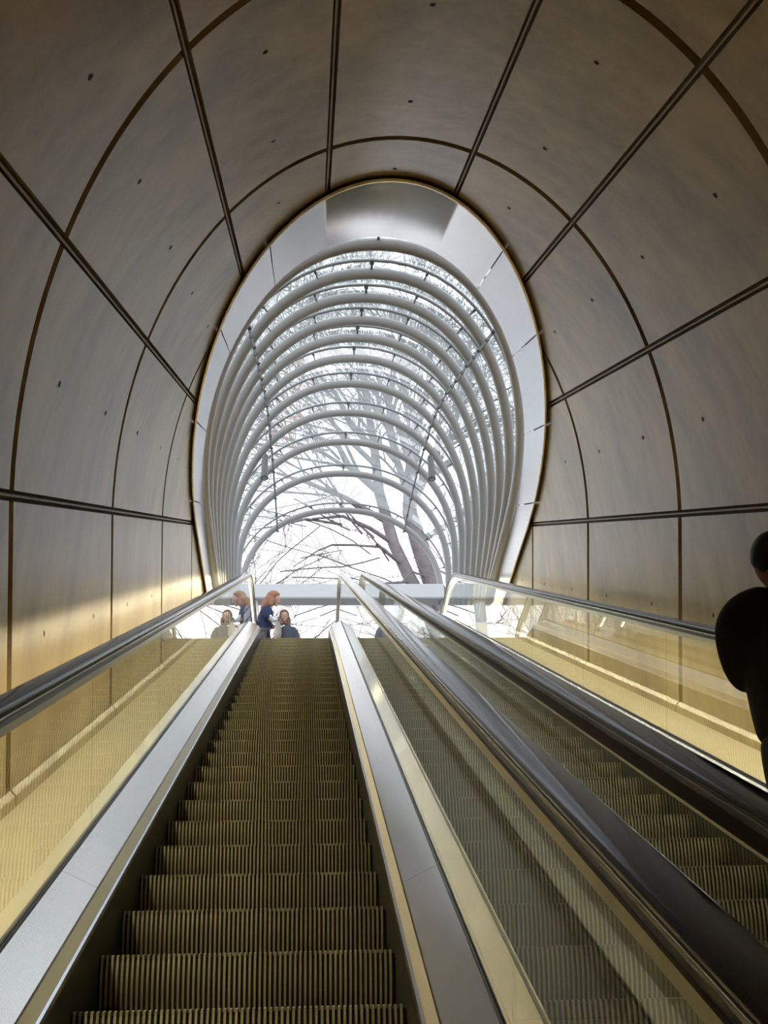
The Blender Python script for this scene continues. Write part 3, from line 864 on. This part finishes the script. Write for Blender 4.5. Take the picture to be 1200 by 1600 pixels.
# --- person in black on the right-hand escalator (seen from behind, walking/standing up the slope)
fy = 3.93; fz = nose_at(NOSE_Y)
mx = 1.915
N = {
 'pel': (V(0, 0, .98), (.165, .12)), 'sp1': (V(0, .01, 1.12), (.15, .115)), 'sp2': (V(0, .02, 1.27), (.165, .12)), 'ch': (V(0, .02, 1.40), (.17, .12)),
 'nk': (V(0, .02, 1.52), .062), 'hd': (V(0, .03, 1.60), .06),
 'lh': (V(-.10, 0, .92), .105), 'lk': (V(-.115, .03, .50), .068), 'la': (V(-.12, -.02, .10), .045), 'lf': (V(-.125, .10, .045), .038), 'lt': (V(-.13, .16, .035), .03),
 'rh': (V(.10, 0, .92), .105), 'rk': (V(.115, .05, .50), .068), 'ra': (V(.12, .0, .10), .045), 'rf': (V(.125, .12, .045), .038), 'rt': (V(.13, .18, .035), .03),
 'ls': (V(-.19, .02, 1.44), .062), 'le': (V(-.265, -.01, 1.27), .045), 'lw': (V(-.12, .19, 1.18), .030),
 'rs': (V(.19, .02, 1.44), .062), 're': (V(.285, .05, 1.18), .045), 'rw': (V(.325, .27, 1.06), .030)}
E_ = [('pel','sp1'),('sp1','sp2'),('sp2','ch'),('ch','nk'),('nk','hd'),('pel','lh'),('lh','lk'),('lk','la'),('la','lf'),('lf','lt'),('pel','rh'),('rh','rk'),('rk','ra'),('ra','rf'),('rf','rt'),
      ('ch','ls'),('ls','le'),('le','lw'),('ch','rs'),('rs','re'),('re','rw')]
man, rot, at = person('person in black jacket and dark trousers, standing on the right-hand escalator', (mx, fy, fz), N, E_, 'pel', (0, .045, 1.685), 0, 4, 1.0,
    M['skin_dark'], [('L', 'lw', (.9, .3, .1), (.1, -.9, -.3), 1.0, 50, 1), ('Rr', 'rw', (0.05, .95, .35), (0, .2, -1), 1.0, 45, 1)])
J = {'hem': (V(0, .0, .84), (.235, .18)), 'hip': (V(0, .0, .98), (.26, .20)), 'w': (V(0, 0, 1.13), (.255, .195)), 'c': (V(0, .01, 1.29), (.255, .20)), 'sh': (V(0, .01, 1.40), (.20, .15)), 'nb': (V(0, .015, 1.475), (.13, .115)), 'col': (V(0, .02, 1.53), .085), 'col2': (V(0, .02, 1.57), .08),
     'ls': (V(-.185, .01, 1.425), .105), 'lm': (V(-.235, -.01, 1.36), .100), 'le': (V(-.25, -.01, 1.28), .088), 'lf': (V(-.21, .10, 1.22), .075), 'lw': (V(-.145, .17, 1.18), .055),
     'rs': (V(.205, .01, 1.425), .105), 'rm': (V(.26, .02, 1.31), .098), 're': (V(.285, .05, 1.19), .085), 'rf': (V(.31, .17, 1.12), .066), 'rw': (V(.325, .25, 1.07), .050)}
J['l0'] = (V(-.045, .02, 1.505), .080); J['r0'] = (V(.045, .02, 1.505), .080)
J['l1'] = (V(-.11, .015, 1.462), .098); J['r1'] = (V(.11, .015, 1.462), .098)
garment(J, [('hem','hip','w','c','sh','nb','col','col2'), ('l0','l1','ls','lm','le','lf','lw'), ('r0','r1','rs','rm','re','rf','rw')], 'jacket', M['blackcloth'], man)
T = {'p': (V(0, 0, .96), (.18, .13)), 'lh': (V(-.12, 0, .86), .135), 'lm': (V(-.125, .02, .68), .115), 'lk': (V(-.12, .03, .50), .085), 'lc': (V(-.12, .0, .28), .075), 'la': (V(-.12, -.02, .09), .070),
     'rh': (V(.10, 0, .88), .115), 'rm': (V(.115, .03, .68), .098), 'rk': (V(.12, .05, .50), .085), 'rc': (V(.12, .02, .28), .075), 'ra': (V(.12, .0, .09), .070)}
merge([skin(T, [('p','lh'),('lh','lm'),('lm','lk'),('lk','lc'),('lc','la'),('p','rh'),('rh','rm'),('rm','rk'),('rk','rc'),('rc','ra')], 'p', 2)], 'trousers', M['darktrouser'], parent=man)
def hairfn(back):
    def fn(p):
        if p.y > 0.045 and p.z < 0.05: p.y = 0.045
        return p
    return fn
merge([ell((0, .030, 1.705), (.089, .104, .112), rot, 24, 18, lambda p: Vector((p.x, min(p.y, .075), max(p.z, -.075 + max(0, p.y)*1.4))))], 'hair', M['blackhair'], parent=man)
for sx in (-1, 1):
    merge([ell((sx*.125, .075 + (.02 if sx > 0 else 0), .045), (.052, .15, .045), None, 18, 12, lambda p: Vector((p.x, p.y, max(p.z, -.040))))], 'shoe', M['shoe'], parent=man)
# --- woman and child on the landing
wx, wy = -0.745, 17.05
N = {'pel': (V(-.02, 0, .84), (.14, .11)), 'sp1': (V(.0, 0, .98), (.12, .10)), 'ch': (V(.05, 0, 1.16), (.13, .105)), 'nk': (V(.095, 0, 1.27), .048), 'hd': (V(.13, 0, 1.335), .05),
     'lh': (V(-.02, .08, .78), .085), 'lk': (V(.03, .085, .43), .058), 'la': (V(-.02, .09, .09), .038), 'lf': (V(.08, .095, .04), .033), 'lt': (V(.13, .10, .03), .026),
     'rh': (V(-.02, -.08, .78), .085), 'rk': (V(.02, -.085, .43), .058), 'ra': (V(-.03, -.09, .09), .038), 'rf': (V(.07, -.095, .04), .033), 'rt': (V(.12, -.10, .03), .026),
     'ls': (V(.05, .15, 1.19), .050), 'le': (V(.10, .17, .97), .038), 'lw': (V(.27, .06, .985), .025),
     'rs': (V(.05, -.15, 1.19), .050), 're': (V(.07, -.20, .98), .038), 'rw': (V(.20, -.13, .955), .025)}
wom, rot, at = person('woman with long auburn hair and navy coat, leaning towards the child', (wx, wy, GZ), N, E_[:0] + [('pel','sp1'),('sp1','ch'),('ch','nk'),('nk','hd'),('pel','lh'),('lh','lk'),('lk','la'),('la','lf'),('lf','lt'),('pel','rh'),('rh','rk'),('rk','ra'),('ra','rf'),('rf','rt'),('ch','ls'),('ls','le'),('le','lw'),('ch','rs'),('rs','re'),('re','rw')],
    'pel', (.175, -.01, 1.415), -100, 24, 0.98, M['skin'], [('L', 'lw', (.9, -.3, .05), (0, -.6, -.7), .9, 25, 1), ('Rr', 'rw', (.9, .35, .1), (.1, .5, -.8), .9, 25, -1)])
J = {'hem': (V(-.035, 0, .60), (.185, .165)), 'hip': (V(-.02, 0, .80), (.175, .15)), 'w': (V(.0, 0, .97), (.150, .13)), 'c': (V(.04, 0, 1.13), (.160, .14)), 'sh': (V(.05, 0, 1.21), (.145, .12)), 'col': (V(.085, 0, 1.275), .065),
     'ls': (V(.05, .15, 1.195), .070), 'le': (V(.10, .175, .985), .060), 'lw': (V(.18, .12, .98), .048),
     'rs': (V(.05, -.15, 1.195), .070), 're': (V(.07, -.205, 1.0), .062), 'rw': (V(.10, -.19, .985), .056)}
J['l0'] = (V(.045, .06, 1.19), .075); J['r0'] = (V(.045, -.06, 1.19), .075)
garment(J, [('hem','hip','w','c','sh','col'), ('l0','ls','le','lw'), ('r0','rs','re','rw')], 'coat', M['navy'], wom, 0.011, 4)
S = {'a': (V(.085, -.205, 1.03), .050), 'b': (V(.11, -.19, .965), .050), 'c': (V(.19, -.14, .957), .036)}
merge([skin(S, [('a','b'),('b','c')], 'b', 2)], 'sleeve', M['white_cloth'], parent=wom)
T = {'p': (V(-.02, 0, .80), (.14, .12)), 'lh': (V(-.02, .08, .74), .095), 'lk': (V(.03, .085, .43), .070), 'la': (V(-.02, .09, .08), .055), 'rh': (V(-.02, -.08, .74), .095), 'rk': (V(.02, -.085, .43), .070), 'ra': (V(-.03, -.09, .08), .055)}
merge([skin(T, [('p','lh'),('lh','lk'),('lk','la'),('p','rh'),('rh','rk'),('rk','ra')], 'p', 2)], 'trousers', M['navy2'], parent=wom)
for sy in (-1, 1): merge([ell((.04, sy*.095, .045), (.13, .045, .042), None, 16, 10, lambda p: Vector((p.x, p.y, max(p.z, -.042))))], 'shoe', M['shoe'], parent=wom)
hair = [ell((.150, -.01, 1.45), (.112, .130, .130), rot, 24, 18, lambda p: Vector((p.x, min(p.y, .050 + max(0, p.z)*.3), p.z)))]
H = {'a': (V(.12, -.01, 1.46), (.125, .115)), 'b': (V(.06, -.02, 1.36), (.125, .10)), 'c': (V(.01, -.03, 1.27), (.105, .08)), 'd': (V(-.03, -.04, 1.19), (.06, .05))}
H2 = {'a': (V(.13, -.09, 1.43), (.05, .03)), 'b': (V(.12, -.11, 1.32), (.055, .03)), 'c': (V(.11, -.12, 1.24), (.035, .02))}
hair += [skin(H, [('a','b'),('b','c'),('c','d')], 'a', 2), skin(H2, [('a','b'),('b','c')], 'a', 2)]
merge(hair, 'hair', M['auburn'], 0.008, 2, wom)

cx_, cy_ = -0.37, 17.02
ks = 0.72
N = {'pel': (V(.02, 0, .60), (.11, .09)), 'sp1': (V(.02, 0, .70), (.10, .085)), 'ch': (V(.01, 0, .83), (.11, .085)), 'nk': (V(-.01, -.005, .925), .038), 'hd': (V(-.02, -.01, .97), .042),
     'lh': (V(-.05, 0, .56), .065), 'lk': (V(-.06, -.01, .31), .048), 'la': (V(-.06, .01, .08), .033), 'lf': (V(-.065, -.07, .035), .028), 'lt': (V(-.07, -.11, .028), .022),
     'rh': (V(.09, 0, .56), .065), 'rk': (V(.10, -.01, .31), .048), 'ra': (V(.10, .01, .08), .033), 'rf': (V(.105, -.07, .035), .028), 'rt': (V(.11, -.11, .028), .022),
     'ls': (V(-.10, 0, .85), .040), 'le': (V(-.15, -.03, .70), .032), 'lw': (V(-.11, -.12, .62), .022),
     'rs': (V(.13, 0, .85), .040), 're': (V(.18, -.02, .70), .032), 'rw': (V(.17, -.09, .58), .022)}
kid, rot, at = person('small child with brown hair and slate jacket, facing down the escalator beside the woman', (cx_, cy_, GZ), N,
    [('pel','sp1'),('sp1','ch'),('ch','nk'),('nk','hd'),('pel','lh'),('lh','lk'),('lk','la'),('la','lf'),('lf','lt'),('pel','rh'),('rh','rk'),('rk','ra'),('ra','rf'),('rf','rt'),('ch','ls'),('ls','le'),('le','lw'),('ch','rs'),('rs','re'),('re','rw')],
    'pel', (-.035, -.02, 1.075), 186, 6, 0.92, M['skin'], [('L', 'lw', (.4, -.5, -.8), (.9, 0, .2), .7, 25, 1), ('Rr', 'rw', (-.1, -.4, -.9), (-.9, 0, .1), .7, 25, -1)], voxel=0.005)
J = {'hem': (V(.02, 0, .50), (.15, .12)), 'w': (V(.02, 0, .66), (.135, .11)), 'c': (V(.015, 0, .80), (.135, .105)), 'sh': (V(.015, 0, .87), (.115, .09)), 'col': (V(-.005, 0, .925), .056),
     'ls': (V(-.10, 0, .855), .055), 'le': (V(-.15, -.03, .71), .048), 'lw': (V(-.115, -.11, .63), .038), 'rs': (V(.135, 0, .855), .055), 're': (V(.185, -.02, .71), .048), 'rw': (V(.172, -.08, .60), .038)}
J['l0'] = (V(-.04, 0, .86), .055); J['r0'] = (V(.07, 0, .86), .055)
garment(J, [('hem','w','c','sh','col'), ('l0','ls','le','lw'), ('r0','rs','re','rw')], 'jacket', M['navy2'], kid, 0.009, 4)
T = {'p': (V(.02, 0, .56), (.11, .09)), 'lh': (V(-.05, 0, .52), .072), 'lk': (V(-.06, -.01, .31), .058), 'la': (V(-.06, .01, .07), .048), 'rh': (V(.09, 0, .52), .072), 'rk': (V(.10, -.01, .31), .058), 'ra': (V(.10, .01, .07), .048)}
merge([skin(T, [('p','lh'),('lh','lk'),('lk','la'),('p','rh'),('rh','rk'),('rk','ra')], 'p', 2)], 'trousers', M['darktrouser'], parent=kid)
for px_ in (-.067, .107): merge([ell((px_, -.035, .036), (.037, .10, .034), None, 16, 10, lambda p: Vector((p.x, p.y, max(p.z, -.034))))], 'shoe', M['shoe'], parent=kid)
hair = [ell((-.035, -.012, 1.10), (.086, .104, .110), rot, 24, 18, lambda p: Vector((p.x, min(p.y, .050 + max(0, p.z-.02)*.9), p.z)))]
for sx in (-1, 1):
    H = {'a': (V(-.035+sx*.066, .0, 1.09), (.026, .05)), 'b': (V(-.035+sx*.076, .005, .99), (.024, .045)), 'c': (V(-.03+sx*.075, .0, .91), (.018, .03))}
    hair.append(skin(H, [('a','b'),('b','c')], 'a', 2))
merge(hair, 'hair', M['brownhair'], 0.007, 2, kid)

# light grey bag hanging from the woman's forearm in front of the child
bag = thing('cloth_bag', 'grey cloth bag hanging between the woman and the child', 'bag', (-0.50, 16.84, GZ+0.62))
merge([ell((0, 0, .13), (.062, .045, .15), None, 18, 14, lambda p: Vector((p.x*(1 - .18*p.z/.16), p.y, math.copysign(abs(p.z/.16)**.7*.16, p.z))))], 'pouch', M['greybag'], parent=bag)
for dy in (-.03, .03):
    mb = MB(); mb.tube([(-.05, dy, .27), (-.035, dy, .33), (0, dy, .36), (.035, dy, .33), (.05, dy, .27)], .007, 6)
    o = mb.build('handle', M['greybag'], bag, smooth=True); o['_local'] = 1

for o in SC.objects:
    if '_local' in o: del o['_local']
